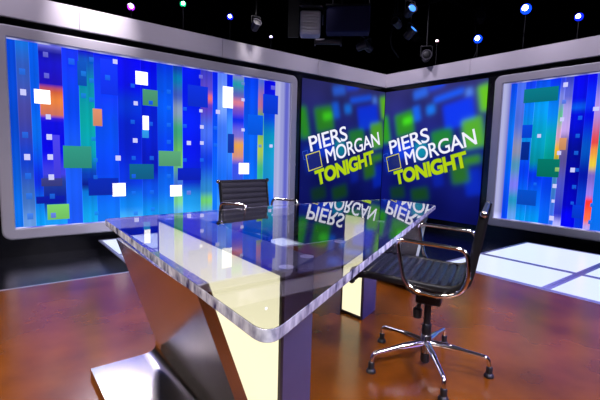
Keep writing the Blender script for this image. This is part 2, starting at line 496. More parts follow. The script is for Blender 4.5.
RIGHT_STRIPS = [
    (2.688, 2.786, [(2.418, 0, 70, 230), (1.683, 0, 110, 240), (0.274, 0, 70, 240)]),
    (2.786, 2.92, [(2.404, 70, 110, 240), (1.84, 80, 110, 220), (1.354, 140, 140, 170), (1.11, 80, 150, 190), (0.783, 120, 120, 240), (0.536, 30, 150, 200), (0.256, 100, 160, 240)]),
    (2.92, 3.066, [(2.403, 10, 60, 240), (1.991, 0, 120, 240), (1.673, 0, 140, 220), (1.034, 0, 60, 240), (0.55, 0, 100, 230), (0.259, 0, 150, 240)]),
    (3.066, 3.271, [(2.396, 0, 80, 240), (2.056, 0, 150, 240), (1.589, 0, 160, 200), (1.198, 0, 140, 160), (0.962, 0, 50, 240), (0.568, 0, 100, 235), (0.219, 0, 150, 245)]),
    (3.271, 3.419, [(2.419, 0, 50, 245), (1.965, 0, 130, 245), (1.508, 0, 170, 180), (1.202, 0, 150, 140), (0.925, 0, 60, 240), (0.214, 0, 100, 245)]),
    (3.419, 3.48, [(2.406, 40, 60, 220), (2.107, 130, 140, 230), (1.882, 100, 190, 150), (1.582, 210, 160, 200), (1.355, 250, 190, 40), (1.204, 170, 170, 50), (0.977, 60, 130, 190), (0.229, 60, 110, 240)]),
    (3.48, 3.587, [(2.424, 50, 60, 190), (2.173, 90, 100, 210), (1.951, 170, 160, 230), (1.654, 190, 160, 230), (1.475, 120, 100, 150), (1.206, 90, 80, 150), (0.755, 70, 80, 200), (0.378, 40, 50, 200), (0.211, 180, 180, 250)]),
    (3.587, 3.768, [(2.405, 0, 0, 235), (2.086, 0, 10, 230), (1.969, 0, 90, 240), (1.897, 0, 10, 225), (1.356, 0, 10, 150), (0.988, 0, 0, 160), (0.545, 0, 0, 200), (0.396, 0, 0, 245), (0.203, 0, 0, 245)]),
    (3.768, 3.879, [(2.413, 0, 0, 240), (2.001, 0, 50, 240), (1.858, 0, 10, 230), (1.356, 0, 80, 190), (0.996, 0, 20, 170), (0.633, 0, 60, 200), (0.313, 0, 50, 220)]),
    (3.879, 3.964, [(2.4, 60, 90, 220), (1.922, 170, 140, 220), (1.456, 220, 70, 70), (1.356, 230, 140, 60), (1.143, 230, 200, 60), (1.001, 120, 100, 200), (0.715, 150, 120, 230), (0.614, 250, 50, 40), (0.356, 250, 110, 70), (0.241, 180, 160, 240)]),
    (3.964, 4.127, [(2.382, 0, 90, 230), (1.357, 0, 150, 160), (0.937, 0, 110, 230), (0.26, 0, 110, 240)]),
]
RIGHT_TILES = [
    (2.904, 3.397, 2.097, 2.312, (0, 115, 95)),
    (2.92, 3.072, 1.545, 1.752, (0, 40, 215)),
    (2.929, 3.052, 1.194, 1.482, (0, 0, 120)),
    (3.193, 3.503, 0.94, 1.217, (0, 115, 70)),
    (2.928, 3.217, 0.472, 0.713, (0, 70, 190)),
    (3.473, 3.567, 1.355, 1.535, (250, 170, 20)),
    (3.73, 3.857, 0.357, 0.549, (0, 60, 215)),
    (3.865, 3.937, 1.906, 1.962, (205, 205, 255)),
    (3.45, 3.505, 1.03, 1.091, (160, 220, 20)),
    (3.455, 3.509, 1.781, 1.84, (205, 205, 255)),
    (3.456, 3.516, 2.284, 2.35, (205, 205, 255)),
    (3.457, 3.511, 1.28, 1.34, (205, 205, 255)),
    (3.437, 3.492, 0.777, 0.838, (205, 205, 255)),
    (3.433, 3.495, 0.276, 0.346, (205, 205, 255)),
    (3.655, 3.713, 1.028, 1.094, (205, 205, 255)),
    (3.156, 3.207, 1.546, 1.6, (205, 205, 255)),
    (3.442, 3.484, 0.552, 0.599, (205, 205, 255)),
    (3.69, 3.741, 1.79, 1.848, (25, 115, 245)),
    (3.68, 3.731, 1.531, 1.589, (25, 115, 245)),
    (3.682, 3.734, 1.283, 1.341, (25, 115, 245)),
    (3.46, 3.514, 2.039, 2.098, (25, 115, 245)),
    (3.699, 3.751, 0.782, 0.841, (25, 115, 245)),
    (3.7, 3.739, 0.549, 0.594, (25, 115, 245)),
    (3.72, 3.764, 1.038, 1.089, (25, 115, 245)),
    (3.162, 3.206, 0.795, 0.842, (25, 115, 245)),
    (3.948, 3.996, 0.541, 0.598, (25, 115, 245)),
    (3.945, 3.993, 0.292, 0.35, (25, 115, 245)),
]
SCREEN_BLOBS = [
    (0.89, 2.457, 0.333, 0.177, (40, 100, 230)),
    (1.51, 2.355, 0.63, 0.111, (20, 90, 250)),
    (1.918, 2.367, 0.135, 0.159, (80, 130, 240)),
    (1.246, 2.551, 0.354, 0.095, (20, 70, 230)),
    (1.739, 2.008, 0.603, 0.472, (8, 55, 240)),
    (1.145, 2.125, 0.182, 0.173, (20, 120, 245)),
    (0.822, 2.07, 0.169, 0.299, (20, 100, 240)),
    (0.533, 1.884, 0.435, 0.452, (45, 140, 25)),
    (0.609, 1.942, 0.227, 0.143, (70, 225, 20)),
    (0.035, 1.779, 0.197, 0.56, (45, 155, 25)),
    (2.043, 1.653, 0.379, 0.531, (85, 175, 40)),
    (2.222, 2.249, 0.217, 0.446, (105, 200, 20)),
    (1.422, 1.578, 0.432, 0.303, (30, 130, 50)),
    (2.11, 0.781, 0.322, 0.466, (8, 50, 235)),
    (1.846, 0.912, 0.34, 0.331, (50, 135, 45)),
    (0.999, 0.466, 0.406, 0.262, (25, 85, 40)),
    (0.444, 0.46, 0.371, 0.255, (20, 70, 50)),
    (0.266, 1.135, 0.38, 0.47, (10, 60, 210)),
    (0.965, 1.35, 0.285, 0.319, (0, 140, 170)),
    (1.392, 0.812, 0.22, 0.309, (10, 40, 200)),
    (0.568, 1.349, 0.461, 0.331, (10, 60, 220)),
    (2.042, 1.173, 0.344, 0.143, (70, 170, 30)),
]


def plane_map(side):
    """maps (u, z, depth) on the wall to the room; u grows to the viewer's right"""
    if side == 'left': return lambda u, z, d: (u, -d, z)
    return lambda u, z, d: (-d, -u, z)

def colour_grid(name, P, us, zs, fn, depth, mat, parent, thick=0.008):
    """thin slab facing the room with a graphic stored on its vertices"""
    bm = bmesh.new()
    lay = bm.verts.layers.float_color.new('graphic')
    front = []
    for z in zs:
        row = []
        for u in us:
            v = bm.verts.new(P(u, z, depth))
            v[lay] = fn(u, z)
            row.append(v)
        front.append(row)
    for A, B in zip(front, front[1:]):
        for k in range(len(A) - 1): bm.faces.new((A[k], A[k + 1], B[k + 1], B[k]))
    # sides and back
    rim = front[0] + [r[-1] for r in front[1:]] + front[-1][-2::-1] + [r[0] for r in front[-2:0:-1]]
    back = []
    for v in rim:
        dv = Vector(P(0, 0, thick)) - Vector(P(0, 0, 0))
        w = bm.verts.new(v.co - dv)
        w[lay] = v[lay]
        back.append(w)
    n = len(rim)
    for i in range(n): bm.faces.new((rim[i], rim[(i + 1) % n], back[(i + 1) % n], back[i]))
    bm.faces.new(back)
    return obj(name, bm, mat, parent)

def interp(stops, z):
    stops = sorted(stops)
    if z <= stops[0][0]: return lin(stops[0][1:])
    for a, b in zip(stops, stops[1:]):
        if z <= b[0]:
            t = (z - a[0]) / max(1e-6, b[0] - a[0])
            t = t * t * (3 - 2 * t)
            ca, cb = lin(a[1:]), lin(b[1:])
            return tuple(ca[k] * (1 - t) + cb[k] * t for k in range(3)) + (1.0,)
    return lin(stops[-1][1:])

def frame_ring(P, u0, u1, z0, z1, w, d0, d1, r=0.11):
    """rounded outer outline, square inner outline, slightly chamfered front"""
    bm = bmesh.new()
    def outline(o, rad, inset):
        pts = []
        n = 8
        cs = [(u1 + o - rad, z1 + o - rad, 0), (u0 - o + rad, z1 + o - rad, 90), (u0 - o + rad, z0 - o + rad, 180), (u1 + o - rad, z0 - o + rad, 270)]
        for cu, cz, a0 in cs:
            for k in range(n + 1):
                a = math.radians(a0 + 90 * k / n)
                pts.append((cu + rad * math.cos(a), cz + rad * math.sin(a)))
        return pts
    outer0 = outline(w, r, 0)
    outer1 = outline(w - 0.015, r - 0.01, 0)
    inner1 = outline(0.012, 0.012, 0)
    inner0 = outline(0.0, 0.004, 0)
    loops = [[bm.verts.new(P(u, z, d)) for u, z in pl] for pl, d in ((outer0, d0), (outer0, d1 - 0.012), (outer1, d1), (inner1, d1), (inner0, d1 - 0.012), (inner0, d0))]
    n = len(outer0)
    for i in range(len(loops)):
        A, B = loops[i], loops[(i + 1) % len(loops)]
        for k in range(n): bm.faces.new((A[k], A[(k + 1) % n], B[(k + 1) % n], B[k]))
    return bm

def make_light_panel(side, label, u0, u1, strips, tiles, pos):
    P = plane_map(side)
    t = empty('backlit_mural', pos, 0, label, 'wall panel', 'backlit patchwork wall panels')
    Q = lambda u, z, d: tuple(Vector(P(u, z, d)) - Vector(pos))
    z0, z1 = 0.195, 2.446
    obj('frame', frame_ring(Q, u0, u1, z0, z1, 0.135, 0.0, 0.05), M_frame, t, smooth=30)
    # pale backlight with soft vertical bars
    rnd = random.Random(3 if side == 'left' else 5)
    n = 90
    us = [u0 + (u1 - u0) * k / n for k in range(n + 1)]
    vals = [0.5 + 0.5 * math.sin(k * 0.9 + rnd.random() * 1.5) for k in range(n + 1)]
    def bfn(u, z):
        k = min(n, max(0, int((u - u0) / (u1 - u0) * n + 0.5)))
        a, b = lin((96, 100, 222)), lin((205, 208, 255))
        v = vals[k]
        h = 0.75 + 0.5 * max(0.0, 1 - abs(z - z0) / 0.12)
        return tuple((a[i] * (1 - v) + b[i] * v) * h for i in range(3)) + (1.0,)
    colour_grid('backlight', Q, us, [z0, z0 + 0.04, z0 + 0.12, 1.0, 1.8, z1], bfn, 0.008, M_strip, t, 0.006)
    for i, (a, b, st) in enumerate(strips):
        dep = 0.016 + 0.004 * (i % 3)
        nz = 48
        zs = [z0 + 0.012 + (z1 - z0 - 0.03) * k / nz for k in range(nz + 1)]
        nc = 6
        e_ = 0.006
        uss = [a, a + e_] + [a + (b - a) * k / nc for k in range(1, nc)] + [b - e_, b]
        jit = [1.0 + rnd.uniform(-0.12, 0.12) for _ in uss]
        jit[1] = jit[2]; jit[-2] = jit[-3]
        jit[0] = 1.45; jit[-1] = 1.25
        def fn(u, z, uss=uss, jit=jit, st=st):
            k = min(range(len(uss)), key=lambda q: abs(uss[q] - u))
            c = interp(st, z)
            ripple = 1.0 + 0.05 * math.sin(z * 9 + a * 7)
            ad = 0.012 if k in (0, len(uss) - 1) else 0.0
            return tuple(c[q] * jit[k] * ripple + ad for q in range(3)) + (1.0,)
        colour_grid('acrylic_strip', Q, uss, zs, fn, dep, M_strip, t, 0.006)
    for i, (a, b, za, zb, c) in enumerate(tiles):
        w = b - a
        white = min(c) >= 200
        boost = 1.6 if min(c) == 255 else 1.0
        cc = tuple(v * boost for v in lin(c)[:3]) + (1.0,)
        if not white:   # tinted acrylic: the strip behind shows through
            um = (a + b) / 2
            under = [s for s in strips if s[0] <= um <= s[1]]
            if under:
                uc = interp(under[0][2], (za + zb) / 2)
                k_ = 0.15 if w > 0.1 else 0.4
                cc = tuple(cc[q] * (1 - k_) + uc[q] * k_ for q in range(3)) + (1.0,)
        big = w > 0.1
        def fn(u, z, cc=cc, a=a, b=b, za=za, zb=zb):
            k = 1.0
            if not white: k = 0.85 + 0.3 * ((z - za) / (zb - za)) * 0.8
            return tuple(v * k for v in cc[:3]) + (1.0,)
        colour_grid('acrylic_tile', Q, [a, (a + b) / 2, b], [za, (za + zb) / 2, zb], fn, 0.034 if big else 0.037, M_strip, t, 0.006)
    return t

make_light_panel('left', 'large backlit blue patchwork panel in silver frame on the wall left of the screens', -6.645, -2.555, LEFT_STRIPS, LEFT_TILES, (-4.6, 0.0, 0.06))
# the right panel runs on past the picture edge
filler = []
u = RIGHT_STRIPS[-1][1]
rr = random.Random(11)
while u < 6.5:
    w = rr.uniform(0.12, 0.28)
    w = min(w, 6.56 - u)
    filler.append((u, u + w, rr.choice(LEFT_STRIPS[3:12])[2]))
    u += w
rt2 = list(RIGHT_TILES)
for k in range(24):
    uu = rr.uniform(4.0, 6.4); zz = rr.uniform(0.4, 2.2); s_ = rr.choice([0.05, 0.05, 0.05, 0.16])
    rt2.append((uu, uu + s_, zz, zz + s_, rr.choice([(205, 205, 255), (255, 255, 255), (40, 150, 255), (90, 185, 70)])))
make_light_panel('right', 'backlit blue and green patchwork wall panel in silver frame, cut by the right picture edge', 2.555, 6.645, RIGHT_STRIPS + filler, rt2, (0.0, -4.6, 0.06))

# ------------------------------------------------------------------ video screens
def make_text(body, P, o, e1, e2, s0, s1, t0, t1, depth, mat, parent, bold=0.0, name='lettering'):
    cu = bpy.data.curves.new('text', 'FONT')
    cu.body = body
    cu.extrude = 0.0
    cu.space_character = 0.94
    cu.resolution_u = 6
    tmp = bpy.data.objects.new('text', cu)
    COL.objects.link(tmp)
    dg = bpy.context.evaluated_depsgraph_get()
    me = bpy.data.meshes.new_from_object(tmp.evaluated_get(dg))
    bpy.data.objects.remove(tmp)
    xs = [v.co.x for v in me.vertices]; ys = [v.co.y for v in me.vertices]
    x0, x1, y0, y1 = min(xs), max(xs), min(ys), max(ys)
    bm = bmesh.new()
    bm.from_mesh(me)
    bpy.data.meshes.remove(me)
    if bold:
        base = bm.verts[:] + bm.edges[:] + bm.faces[:]
        for dx, dy in ((1, 0), (1, 1), (0, 1), (0.5, 0), (0.5, 1), (1, 0.5), (0, 0.5)):
            g_ = bmesh.ops.duplicate(bm, geom=base)
            for v in g_['geom']:
                if isinstance(v, bmesh.types.BMVert): v.co.x += dx * bold; v.co.y += dy * bold
        x1 += bold; y1 += bold
    for v in bm.verts:
        s = s0 + (s1 - s0) * (v.co.x - x0) / (x1 - x0)
        t = t0 + (t1 - t0) * (v.co.y - y0) / (y1 - y0)
        uu = o[0] + e1[0] * s + e2[0] * t
        zz = o[1] + e1[1] * s + e2[1] * t
        v.co = P(uu, zz, depth)
    return obj(name, bm, mat, parent)

M_tw = emat('screen_white_letters', (235, 235, 250), 1.0)
M_ty = emat('screen_yellow_green_letters', (176, 205, 20), 1.0)
M_ty2 = emat('screen_green_letter_outline', (95, 130, 10), 1.0)  # darker green rim drawn round the letters
M_yl = emat('screen_yellow_outline', (215, 205, 60), 1.0)
M_bl = emat('screen_blue_outline', (40, 80, 200), 1.0)
M_sq = emat('screen_square_fill', (10, 22, 110), 1.0)

def make_screen(side, label, pos):
    P0 = plane_map(side)
    off = -2.292 if side == 'left' else 0.05
    P = lambda u, z, d: tuple(Vector(P0(u + off, z, d)) - Vector(pos))
    t = empty('display_screen', pos, 0, label, 'screen', 'big video screens meeting in the wall corner')
    W, z0, z1 = 2.235, 0.02, 2.572
    nu, nz = 110, 120
    ca, sa = math.cos(math.radians(12)), math.sin(math.radians(12))
    dim = 0.72 if side == 'left' else 1.0
    BL = [(cu, cz, w, h, tuple(v * (1.0 if cz > 1.25 else 0.6) for v in lin(c))) for cu, cz, w, h, c in SCREEN_BLOBS]
    top, mid, low = lin((46, 46, 112)), lin((12, 22, 120)), lin((6, 10, 84))
    def fn(u, z):
        k = (z - z0) / (z1 - z0)
        if k > 0.55:
            q = (k - 0.55) / 0.45; c = [mid[i] * (1 - q) + top[i] * q for i in range(3)]
        else:
            q = k / 0.55; c = [low[i] * (1 - q) + mid[i] * q for i in range(3)]
        c = [v * (1 + 0.25 * math.sin(u * 5 + z * 3) * math.sin(z * 4 - u * 2)) for v in c]
        for cu, cz, w, h, col in BL:
            du, dz = u - cu, z - cz
            a = abs(du * ca + dz * sa); b = abs(-du * sa + dz * ca)
            s = 0.055
            fa = 1 / (1 + math.exp((a - w / 2) / s * 2.2)); fb = 1 / (1 + math.exp((b - h / 2) / s * 2.2))
            m = fa * fb
            c = [c[i] * (1 - m) + col[i] * m for i in range(3)]
        return (c[0] * dim, c[1] * dim, c[2] * dim, 1.0)
    us = [W * k / nu for k in range(nu + 1)]
    zs = [z0 + (z1 - z0) * k / nz for k in range(nz + 1)]
    colour_grid('screen_panel', P, us, zs, fn, 0.045, M_screen, t, 0.035)
    th = math.radians(15.5)
    e1 = (math.cos(th), math.sin(th)); e2 = (-math.sin(th), math.cos(th))
    o = (0.522, 0.643)
    make_text('PIERS', P, o, e1, e2, -0.13, 0.86, 0.665, 0.955, 0.049, M_tw, t, 0.018)
    make_text('MORGAN', P, o, e1, e2, 0.215, 1.775, 0.35, 0.635, 0.049, M_tw, t, 0.018)
    b1 = make_text('TONIGHT', P, o, e1, e2, -0.14, 1.545, -0.01, 0.305, 0.048, M_ty2, t, 0.1)
    make_text('TONIGHT', P, o, e1, e2, -0.13, 1.535, 0.0, 0.295, 0.051, M_ty, t, 0.075)
    def sqr(sa_, sb, ta, tb, w, mat, fill=None):
        bm = bmesh.new()
        def quad(a, b, c, d, dep):
            bm.faces.new([bm.verts.new(P(o[0] + e1[0] * s + e2[0] * q, o[1] + e1[1] * s + e2[1] * q, dep)) for s, q in ((a, c), (b, c), (b, d), (a, d))])
        quad(sa_, sb, ta, ta + w, 0.049); quad(sa_, sb, tb - w, tb, 0.049)
        quad(sa_, sa_ + w, ta, tb, 0.049); quad(sb - w, sb, ta, tb, 0.049)
        obj('outline_square', bm, mat, t)
        if fill:
            bm = bmesh.new()
            bm.faces.new([bm.verts.new(P(o[0] + e1[0] * s + e2[0] * q, o[1] + e1[1] * s + e2[1] * q, 0.047)) for s, q in ((sa_, ta), (sb, ta), (sb, tb), (sa_, tb))])
            obj('square_fill', bm, fill, t)
    sqr(-0.265, 0.085, 0.32, 0.64, 0.016, M_yl, M_sq)
    sqr(-0.33, -0.2, 0.56, 0.72, 0.01, M_bl)
    return t
make_screen('left', 'tall show title screen on the left wall of the corner, beside the patchwork panel', (-1.15, 0.0, 0.0))
make_screen('right', 'tall show title screen on the right wall of the corner, above the right chair', (0.0, -1.15, 0.0))

# ------------------------------------------------------------------ desk
def D(x, y): return (x - 6.88, y - 5.95)
desk = empty('news_desk', (D(1.6, 1.7)[0], D(1.6, 1.7)[1], 0.0), 0, 'large clear-topped studio desk on a steel wing and cream light boxes', 'desk')
dl = Vector((desk.location.x, desk.location.y, 0))
def K(x, y):
    a = D(x, y); return (a[0] - dl.x, a[1] - dl.y)
# top
pts = [(0.468, 0.705), (3.098, 2.045), (3.088, 2.606), (1.893, 2.664), (0.525, 2.545)]
poly = rounded([Vector((x, y, 0)) for x, y in pts], [0.075, 0.02, 0.02, 0.02, 0.04], 8, closed=True)
bm = bmesh.new()
prism(bm, [K(v.x, v.y) for v in poly], 0.727, 0.76)
top_o = obj('desk_top', bm, M_glass, desk, smooth=30, bevel=0.002)
top_o.data.materials.append(M_edge)
for f in top_o.data.polygons:
    if abs(f.normal.z) < 0.5: f.material_index = 1
# left light box (prism with a slanted near end)
def light_body(foot, top, name, cream_edge):
    bm = bmesh.new()
    prism(bm, [K(*q) for q in foot], 0.0, top)
    b = obj(name, bm, M_mauve, desk)
    (xa, ya), (xb, yb) = cream_edge
    A, B = Vector(K(xa, ya)), Vector(K(xb, yb))
    d = (B - A); L = d.length; d.normalize(); nrm = Vector((d.y, -d.x))
    c = sum((Vector(K(*q)) for q in foot), Vector((0, 0))) / len(foot)
    if nrm.dot(A - c) < 0: nrm = -nrm
    def slab(s0, s1, z0, z1, o0, o1, bm):
        q = [A + d * s0 + nrm * o0, A + d * s1 + nrm * o0, A + d * s1 + nrm * o1, A + d * s0 + nrm * o1]
        prism(bm, [(v.x, v.y) for v in q], z0, z1)
    e = 0.014
    bm = bmesh.new()
    slab(0, L, 0.0, e * 1.6, 0, 0.012, bm); slab(0, L, top - e, top, 0, 0.012, bm)
    slab(0, e, e * 1.6, top - e, 0, 0.012, bm); slab(L - e, L, e * 1.6, top - e, 0, 0.012, bm)
    obj('panel_frame', bm, M_darkframe, b)
    bm = bmesh.new()
    slab(e, L - e, e * 1.6, top - e, 0.0005, 0.008, bm)
    o = obj('light_panel_face', bm, M_cream, b)
    o['label'] = 'glowing cream diffuser face'
    return b
light_body([(0.802, 1.107), (1.025, 1.219), (1.025, 2.42), (0.82, 2.46)], 0.725, 'light_pedestal', ((0.802, 1.107), (0.82, 2.46)))
light_body([(2.080, 1.912), (2.30, 1.99), (2.30, 2.17), (2.066, 2.12)], 0.725, 'light_pillar', ((2.080, 1.912), (2.066, 2.12)))
# steel wings
def wing(xt, xb, xp, ya, yb, slant, th=0.042):
    s = 1 if xb > xt else -1
    # centre line: plate, bend, slab (x, z)
    z0 = th / 2
    line = rounded([Vector((xp, 0, z0)), Vector((xb, 0, z0)), Vector((xt, 0, 0.727))], 0.13, 12)
    up, dn = [], []
    for i, p in enumerate(line):
        a = line[max(0, i - 1)]; b = line[min(len(line) - 1, i + 1)]
        t = (b - a).normalized(); nrm = Vector((-t.z, 0, t.x))
        up.append(p + nrm * th / 2); dn.append(p - nrm * th / 2)
    pr = [(v.x, max(0.0, min(v.z, 0.726))) for v in up] + [(v.x, max(0.0, min(v.z, 0.726))) for v in dn[::-1]]
    bm = bmesh.new()
    y0 = K(0, ya)[1]; y1 = K(0, yb)[1]; ox = K(0, 0)[0]
    prism_y(bm, [(x + ox, z) for x, z in pr], y0, y1)
    for v in bm.verts:
        if v.co.y > (y0 + y1) / 2: v.co.y -= slant * v.co.z / 0.727
    return obj('steel_wing', bm, M_steel, desk, smooth=30)
wing(0.512, 0.755, 0.372, 1.14, 2.20, 0.07)
wing(3.065, 2.86, 3.2, 2.10, 2.54, 0.0)
# smoky rail and standoffs
dv = Vector((0.8910, 0.4540)); nv = Vector((-0.4540, 0.8910)); P0 = Vector((0.468, 0.705))
def along(s, o): v = P0 + dv * s + nv * o; return (v.x, v.y)
bm = bmesh.new()
prism(bm, [K(*along(0.62, 0.07)), K(*along(2.80, 0.07)), K(*along(2.72, 0.2)), K(*along(0.55, 0.2))], 0.712, 0.7215)
obj('under_rail', bm, M_smoke, desk)
for q in [(0.845, 1.16), (1.005, 1.24), (1.322, 1.381), (1.976, 1.70), (0.86, 2.40), (1.0, 2.38)]:
    bm = bmesh.new()
    x, y = K(*q)
    lathe(bm, [(0.026, 0.0), (0.028, 0.001), (0.028, 0.004)], (x, y, 0.7225), 24)
    obj('standoff_disc', bm, M_disc, desk)

# ------------------------------------------------------------------ office chairs
def sling_profile():
    """front of the seat to top of the back as (forward, height)"""
    key = [(0.345, 0.500), (0.36, 0.520), (0.335, 0.540), (0.26, 0.545), (0.10, 0.538), (-0.05, 0.531), (-0.14, 0.534), (-0.195, 0.565), (-0.215, 0.62), (-0.228, 0.70), (-0.242, 0.80), (-0.258, 0.92)]
    out = []
    n = len(key)
    for i in range(n - 1):
        p0 = Vector(key[max(0, i - 1)]); p1 = Vector(key[i]); p2 = Vector(key[i + 1]); p3 = Vector(key[min(n - 1, i + 2)])
        for k in range(10):
            t = k / 10
            out.append(0.5 * ((2 * p1) + (p2 - p0) * t + (2 * p0 - 5 * p1 + 4 * p2 - p3) * t * t + (3 * p1 - p0 - 3 * p2 + p3) * t ** 3))
    out.append(Vector(key[-1]))
    # resample evenly
    d = [0]
    for a, b in zip(out, out[1:]): d.append(d[-1] + (b - a).length)
    N = 230
    res = []
    j = 0
    for k in range(N + 1):
        s = d[-1] * k / N
        while j < len(out) - 2 and d[j + 1] < s: j += 1
        t = (s - d[j]) / (d[j + 1] - d[j])
        res.append((out[j].lerp(out[j + 1], t), s))
    return res
PROF = sling_profile()

def sling(i0, i1, half, pitch=0.047):
    bm = bmesh.new()
    us = [-1, -0.985, -0.5, 0, 0.5, 0.985, 1]
    F, B = [], []
    for i in range(i0, i1 + 1):
        p, s = PROF[i]
        a = PROF[max(0, i - 1)][0]; b = PROF[min(len(PROF) - 1, i + 1)][0]
        t = (b - a).normalized(); n = Vector((-t.y, t.x))
        if n.dot(Vector((1, 1))) < 0: n = -n
        ph = (s / pitch) % 1.0
        h = 0.011 * (abs(math.sin(PI * ph)) ** 0.45)
        fr, bk = [], []
        for u in us:
            hh = h * (0.3 if abs(u) == 1 else 1.0)
            q = p + n * (0.001 + hh); w = p - n * (0.004 + 0.4 * hh)
            fr.append(bm.verts.new((q.x, u * half, q.y))); bk.append(bm.verts.new((w.x, u * half, w.y)))
        F.append(fr); B.append(bk)
    for k in range(len(F) - 1):
        for j in range(len(us) - 1):
            bm.faces.new((F[k][j], F[k][j + 1], F[k + 1][j + 1], F[k + 1][j]))
            bm.faces.new((B[k][j], B[k + 1][j], B[k + 1][j + 1], B[k][j + 1]))
        bm.faces.new((F[k][0], F[k + 1][0], B[k + 1][0], B[k][0]))
        bm.faces.new((F[k][-1], B[k][-1], B[k + 1][-1], F[k + 1][-1]))
    for k in (0, -1):
        for j in range(len(us) - 1): bm.faces.new((F[k][j], B[k][j], B[k][j + 1], F[k][j + 1]))
    return bm

def make_chair(label, leather, dz=0.0):
    t = empty('office_chair', (0, 0, 0), 0, label, 'chair', 'office chairs at the desk')
    split = min(range(len(PROF)), key=lambda i: abs(PROF[i][0].y - 0.60) + (10 if PROF[i][0].x > 0 else 0))
    H = 0.245
    obj('seat', sling(0, split, H), leather, t, smooth=50)
    obj('backrest', sling(split, len(PROF) - 1, H), leather, t, smooth=50)
    for s in (-1, 1):
        bm = bmesh.new()
        pts = [(p.x, s * (H + 0.008), p.y - 0.002) for p, _ in PROF[6::4]]
        tube(bm, pts, 0.02, 12, flat=0.42)
        obj('side_rail', bm, M_blackmetal, t, smooth=40)
        # arm loop
        y = s * 0.285
        loop = rounded([(0.125, y, 0.757), (0.085, y, 0.56), (0.03, y * 0.99, 0.507), (-0.10, y * 0.985, 0.497), (-0.19, y * 0.99, 0.535), (-0.215, y, 0.62), (-0.20, y, 0.742)],
                       [0.035, 0.06, 0.05, 0.05, 0.05, 0.05, 0.045], 7, closed=True)
        bm = bmesh.new()
        tube(bm, loop, 0.0105, 12, closed=True)
        a = obj('armrest', bm, M_chrome, t, smooth=60)
        bm = bmesh.new()
        for q in ((-0.11, 0.50), (0.03, 0.512), (-0.214, 0.60)):
            tube(bm, [(q[0], s * 0.248, q[1] + 0.018), (q[0], s * 0.284, q[1] + 0.004)], 0.009, 10)
        obj('mounting_stud', bm, M_chrome, a)
    # cross tubes with end knobs
    for i, nm_ in ((4, 'front_crossbar'), (len(PROF) - 2, 'top_crossbar')):
        p = PROF[i][0]
        zz = p.y - (0.004 if i > 10 else 0.006)
        bm = bmesh.new()
        tube(bm, [(p.x, -H - 0.012, zz), (p.x, H + 0.012, zz)], 0.011, 14)
        c = obj(nm_, bm, leather, t, smooth=40)
        for s in (-1, 1):
            bm = bmesh.new()
            prof = [(0.004, 0.0), (0.015, 0.002), (0.0165, 0.008), (0.0165, 0.018), (0.012, 0.024), (0.004, 0.026)]
            if s < 0: prof = [(r, -h) for r, h in prof][::1]
            lathe(bm, prof, (p.x, s * (H + 0.012), zz), 18, 'y')
            obj('end_knob', bm, M_alu if i > 10 else M_blackmetal, c, smooth=40)
    # spreader under the seat, mechanism, column
    bm = bmesh.new()
    for x in (0.075, -0.11):
        pts = rounded([(x, -0.245, 0.532), (x, -0.17, 0.480), (x * 0.3, 0.0, 0.41), (x, 0.17, 0.480), (x, 0.245, 0.532)], 0.06, 5)
        tube(bm, pts, 0.02, 10, flat=0.6)
    obj('seat_spreader', bm, M_blackmetal, t, smooth=40)
    bm = bmesh.new()
    box(bm, -0.07, 0.065, -0.04, 0.04, 0.36, 0.44)
    m = obj('tilt_mechanism', bm, M_blackmetal, t, bevel=0.01)
    bm = bmesh.new()
    lathe(bm, [(0.006, 0.0), (0.022, 0.002), (0.025, 0.02), (0.025, 0.05), (0.018, 0.058)], (0.06, -0.03, 0.255), 16)
    tube(bm, [(0.045, -0.02, 0.365), (0.06, -0.03, 0.305)], 0.012, 8)
    obj('tension_knob', bm, M_rubber, m, smooth=40)
    bm = bmesh.new()
    tube(bm, rounded([(0.0, -0.03, 0.40), (0.01, -0.13, 0.40), (0.02, -0.19, 0.39)], 0.03, 4), 0.005, 8)
    obj('lever', bm, M_blackmetal, m, smooth=40)
    bm = bmesh.new()
    lathe(bm, [(0.019, 0.235), (0.019, 0.40)], (0, 0, 0), 20)
    lathe(bm, [(0.024, 0.175), (0.026, 0.18), (0.026, 0.235), (0.021, 0.245)], (0, 0, 0), 20)
    obj('gas_column', bm, M_blackmetal, t, smooth=40)
    bm = bmesh.new()
    lathe(bm, [(0.022, 0.075), (0.030, 0.08), (0.030, 0.175), (0.026, 0.182)], (0, 0, 0), 24)
    hub = obj('hub', bm, M_alu, t, smooth=40)
    bm = bmesh.new()
    lathe(bm, [(0.02, 0.02), (0.024, 0.025), (0.024, 0.075)], (0, 0, 0), 20)
    obj('hub_cap', bm, M_rubber, hub, smooth=40)
    for k in range(5):
        a = math.radians(72 * k + 43)
        c_, s_ = math.cos(a), math.sin(a)
        pts = rounded([(0.02 * c_, 0.02 * s_, 0.135), (0.17 * c_, 0.17 * s_, 0.125), (0.325 * c_, 0.325 * s_, 0.105), (0.332 * c_, 0.332 * s_, 0.045)], 0.03, 6)
        bm = bmesh.new()
        n = len(pts)
        tube(bm, pts, [0.019 - 0.008 * min(1, i / (n * 0.5)) for i in range(n)], 12)
        lg = obj('leg', bm, M_chrome, t, smooth=50)
        bm = bmesh.new()
        x, y = 0.332 * c_, 0.332 * s_
        lathe(bm, [(0.024, 0.0), (0.026, 0.004), (0.024, 0.014), (0.016, 0.022), (0.0165, 0.028), (0.0155, 0.034), (0.0165, 0.04), (0.0155, 0.046), (0.0165, 0.054), (0.013, 0.06)], (x, y, 0.0), 20)
        obj('glide', bm, M_rubber, lg, smooth=40)
    for c in t.children:
        if c.name.split('.')[0] not in ('leg', 'hub'): c.location.z = dz
    return t

